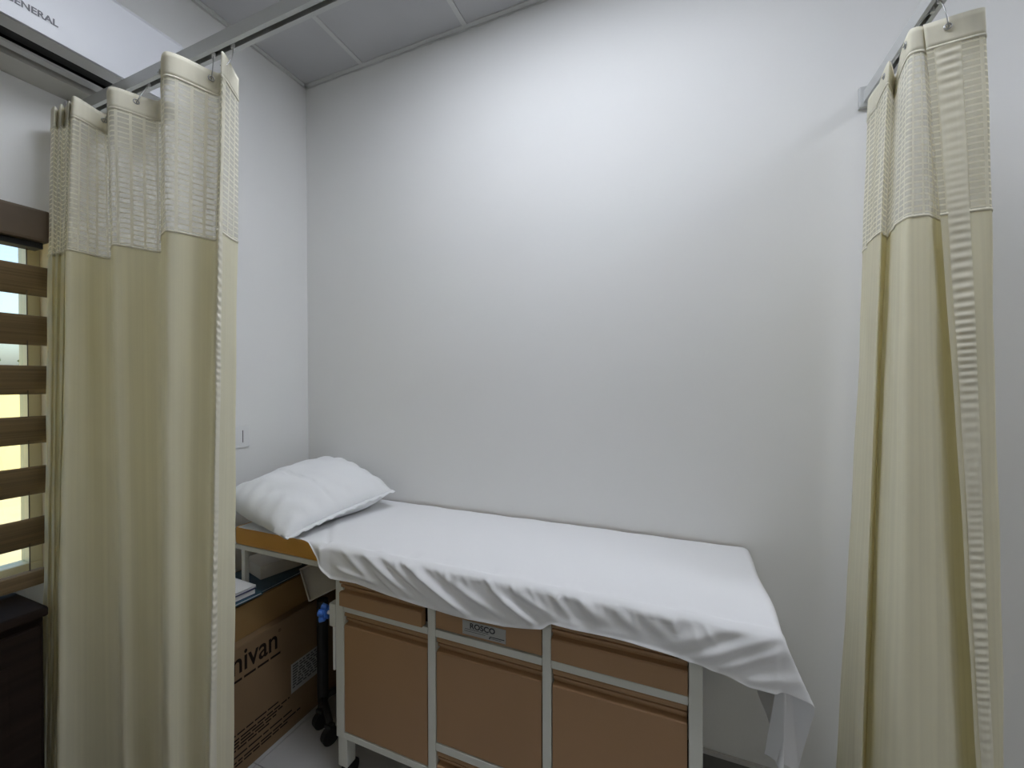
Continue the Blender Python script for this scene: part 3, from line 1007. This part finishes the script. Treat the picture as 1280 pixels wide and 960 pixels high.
# ------------------------------------------------------------------ pillow
def pillow():
    n = 61
    hx, hy, tk = 0.240, 0.240, 0.104
    base = Vector((0.340, -0.284, 0.858))
    M_ = Matrix.Translation((0.0, 0.0, 0.080)) @ Matrix.Rotation(math.radians(-11), 4, 'Z') @ Matrix.Rotation(math.radians(10), 4, 'Y') @ Matrix.Rotation(math.radians(8), 4, 'X')
    uu = np.linspace(-1, 1, n)
    verts, faces = [], []
    for s_ in (1, -1):
        for u in uu:
            for v in uu:
                e = (max(0, 1 - abs(u) ** 2.6) * max(0, 1 - abs(v) ** 3.2)) ** 0.52
                px_ = u * hx * (1 - 0.05 * (1 - v * v)) * (1 + 0.03 * abs(u * v) ** 3)
                py_ = v * hy * (1 + 0.05 * (1 - u * u))
                z = 0.0
                if s_ > 0:
                    z = tk * e + 0.004 * math.sin(7 * u + 3 * v) * e + 0.003 * math.sin(13 * v - 5 * u + 1) * e
                    # fold line of the case flap, running across the pillow
                    k = v + 0.20 - 0.10 * u
                    z -= 0.007 * math.exp(-(k / 0.014) ** 2) * min(1, e * 1.3)
                    z -= (0.004 if k < 0 else 0) * e
                # gathers radiating from the short ends
                g_ = max(0, abs(v) - 0.62) / 0.38
                z += s_ * 0.011 * math.sin(u * 17 + 2 * v) * g_ * (1 - g_) * 2
                # soft dents along the long edge
                l_ = max(0, abs(u) - 0.70) / 0.30
                z += s_ * 0.004 * math.sin(v * 23 + u) * l_ * (1 - l_) * 2
                p = M_ @ Vector((px_, py_, z))
                if s_ < 0:
                    f_ = min(1.0, 1.5 * e)
                    p.z = p.z * (1 - f_) + 0.0 * f_
                p.z = max(p.z, 0.0 if s_ < 0 else 0.004)
                verts.append(p)

    def idx(q, a, b):
        return (0 if q > 0 else n * n) + a * n + b
    for q in (1, -1):
        for a in range(n - 1):
            for b in range(n - 1):
                f_ = (idx(q, a, b), idx(q, a + 1, b), idx(q, a + 1, b + 1), idx(q, a, b + 1))
                faces.append(f_ if q > 0 else f_[::-1])
    me = bpy.data.meshes.new('pillow')
    me.from_pydata(verts, [], faces)
    bm = bmesh.new()
    bm.from_mesh(me)
    bmesh.ops.remove_doubles(bm, verts=bm.verts, dist=0.0004)
    bm.to_mesh(me)
    bm.free()
    me.materials.append(M_CASE)
    me.polygons.foreach_set('use_smooth', [True] * len(me.polygons))
    o = bpy.data.objects.new('pillow', me)
    COL.objects.link(o)
    o.location = base
    # flat stitched flange along the long edge towards the foot end
    m = 60
    V, Fc = [], []
    for k in range(m + 1):
        v = -1.0 + 2.0 * k / m
        x0 = hx * (1 - 0.05 * max(0, 1 - v * v))
        wv = 0.003 * math.sin(v * 31) + 0.002 * math.sin(v * 57 + 1)
        for d, z in ((-0.004, 0.004), (0.022, 0.0045 + wv), (0.022, 0.002 + wv), (-0.004, -0.004)):
            V.append(M_ @ Vector((x0 + d, v * hy, z)))
    for k in range(m):
        for c in range(4):
            a, b = k * 4 + c, k * 4 + (c + 1) % 4
            Fc.append((a, b, b + 4, a + 4))
    fl_ = mesh_obj('case_flange', V, Fc, M_CASE, None, True)
    fl_.parent = o
    return o


pw_ = pillow()
tag(pw_, 'plump white pillow lying across the couch head', 'pillow')

# ------------------------------------------------------------------ cartons and papers under the couch head
bx_ = thing('cardboard_box', (0.19, -0.46, 0), 'large brown carton with black lettering standing under the couch head', 'cardboard box')
FXB = 0.354
box('carton_body', (0.020, FXB), (-0.80, -0.10), (0.0, 0.462), M_CARD, bx_, bevel=0.002)
box('top_flap', (0.021, 0.187), (-0.799, -0.101), (0.4622, 0.466), M_CARD, bx_)
box('top_flap', (0.188, FXB - 0.001), (-0.799, -0.101), (0.4622, 0.466), M_CARD, bx_)
text('lettering', 'Omnivan', M_PRINT, bx_, (FXB, -0.463, 0.368), (0, 1, 0), (0, 0, 1), width=0.320, height=0.082, offset=0.012, align='RIGHT')
text('trade_mark', '®', M_PRINT, bx_, (FXB, -0.458, 0.428), (0, 1, 0), (0, 0, 1), width=0.012)
pr = []
yy = -0.76
while yy < -0.45:
    l = rnd.uniform(0.02, 0.05)
    pr.append(((FXB + 0.0002, FXB + 0.0007), (yy, min(yy + l, -0.435)), (0.341, 0.349)))
    yy += l + 0.008
boxes('tagline_print', pr, M_PRINT, bx_)
pr = []
for k, z in enumerate((0.150, 0.132, 0.120, 0.108, 0.096, 0.072, 0.052, 0.040)):
    yy = -0.78
    end = (-0.46, -0.41, -0.44, -0.47, -0.50, -0.40, -0.36, -0.42)[k]
    while yy < end:
        l = rnd.uniform(0.015, 0.06)
        pr.append(((FXB + 0.0002, FXB + 0.0007), (yy, min(yy + l, end)), (z, z + 0.0055)))
        yy += l + 0.006
boxes('small_print', pr, M_PRINT, bx_)
st = box('shipping_label', (FXB + 0.0002, FXB + 0.0008), (-0.402, -0.235), (0.142, 0.262), M_STICK, bx_)
pr = []
for r_ in range(9):
    yy = -0.395
    while yy < -0.25:
        l = rnd.uniform(0.008, 0.03)
        pr.append(((FXB + 0.0009, FXB + 0.0012), (yy, min(yy + l, -0.245)), (0.160 + r_ * 0.011, 0.166 + r_ * 0.011)))
        yy += l + 0.006
boxes('label_print', pr, M_STICK2, st)

ub = thing('cardboard_box', (0.16, -0.38, 0.466), 'flat brown carton lying on top of the lettered carton', 'cardboard box')
box('carton_body', (0.030, 0.318), (-0.72, -0.13), (0.4662, 0.585), M_CARD2, ub, bevel=0.002)
box('lid_edge', (0.028, 0.321), (-0.722, -0.128), (0.5855, 0.590), M_CARD2, ub)
fo = thing('folder', (0.2, -0.35, 0.592), 'dark blue-grey folder lying on the flat carton', 'folder')
box('cover', (0.060, 0.310), (-0.56, -0.14), (0.5915, 0.5945), M_BLUEGREY, fo)
box('sheets', (0.064, 0.306), (-0.555, -0.145), (0.595, 0.599), M_PAPER, fo)
box('cover', (0.060, 0.310), (-0.56, -0.14), (0.5995, 0.6025), M_BLUEGREY, fo)


def book(loc, sx_, sy_, h, rot, cm, label):
    t = thing('book', loc, label, 'book', 'books on the flat carton')
    R_ = Matrix.Translation(loc) @ Matrix.Rotation(math.radians(rot), 4, 'Z')
    for nm, xx, yy, zz, mm in (('cover', (-sx_, sx_), (-sy_, sy_), (0, 0.002), cm), ('cover', (-sx_, sx_), (-sy_, sy_), (h - 0.002, h), cm),
                               ('pages', (-sx_ + 0.004, sx_ - 0.003), (-sy_ + 0.003, sy_ - 0.003), (0.0022, h - 0.0022), M_PAPER)):
        box(nm, xx, yy, zz, mm, t, mtx=R_)
    return t


book((0.255, -0.62, 0.603), 0.075, 0.115, 0.010, -4, M_TEAL, 'thin teal covered book at the bottom of the pile')
book((0.250, -0.628, 0.6135), 0.070, 0.105, 0.022, -6, M_NAVY, 'navy blue book in the middle of the pile')
book((0.245, -0.632, 0.636), 0.072, 0.110, 0.008, -3, M_PAPER, 'white paper booklet on top of the pile')

wc = thing('small_carton', (0.17, -0.30, 0.603), 'small off-white carton standing on the blue folder', 'carton')
Rw = Matrix.Translation((0.172, -0.335, 0.603)) @ Matrix.Rotation(math.radians(-14), 4, 'Z')
box('carton_body', (-0.075, 0.075), (-0.085, 0.085), (0.0, 0.048), M_FOAM, wc, bevel=0.002, mtx=Rw)
box('lid', (-0.077, 0.077), (-0.087, 0.087), (0.0482, 0.056), M_FOAM, wc, bevel=0.002, mtx=Rw)

# shallow white tray leaning between the carton and the couch post
nrm = Vector((0.50, -0.74, 0.45)).normalized()
B_ = Vector(on_y(386, 752, -0.400))


def on_tray(x_, y_):
    d = Vector(ray(x_, y_))
    c = Vector(CAM)
    return c + d * ((B_ - c).dot(nrm) / d.dot(nrm))


e1 = (on_tray(414, 738) - B_).normalized()
e2 = on_tray(371, 713) - B_
D_ = e2.length
e2 = (e2 - e1 * e2.dot(e1)).normalized()
e3 = e1.cross(e2)
W_ = 0.150
MT = Matrix(((e1.x, e2.x, e3.x, B_.x), (e1.y, e2.y, e3.y, B_.y), (e1.z, e2.z, e3.z, B_.z), (0, 0, 0, 1)))
tr = thing('shallow_tray', tuple(B_), 'shallow off-white open tray tilted beside the couch post', 'tray')
box('tray_bottom', (0, W_), (0, D_), (-0.028, -0.025), M_FOAM, tr, mtx=MT)
for xx, yy in (((0, W_), (0, 0.004)), ((0, W_), (D_ - 0.004, D_)), ((0, 0.004), (0.0042, D_ - 0.0042)), ((W_ - 0.004, W_), (0.0042, D_ - 0.0042))):
    box('tray_side', xx, yy, (-0.0248, 0.004), M_FOAM, tr, mtx=MT)

# black wheeled stand behind the couch post
bs = thing('wheeled_stand', (0.46, -0.31, 0), 'black wheeled stand base tucked behind the couch post', 'stand')
cyl('shade_pole', (0.428, -0.310, 0.075), (0.428, -0.310, 0.50), 0.022, M_BLACK, bs, 16)  # black pole added to stand in for deep shade between carton and post
for k, (wx, wy) in enumerate(((0.462, -0.352), (0.555, -0.395), (0.47, -0.22))):
    tube('stand_foot', [(0.428, -0.310, 0.085), ((wx + 0.428) / 2, (wy - 0.31) / 2, 0.088), (wx, wy, 0.084)], 0.013, M_BLACK, bs, 8)
    cyl('caster', (wx - 0.012, wy + 0.004, 0.032), (wx + 0.012, wy - 0.004, 0.032), 0.032, M_BLACK, bs, 20)
    box('caster_fork', (wx - 0.016, wx + 0.016), (wy - 0.012, wy + 0.012), (0.065, 0.078), M_BLACK, bs)
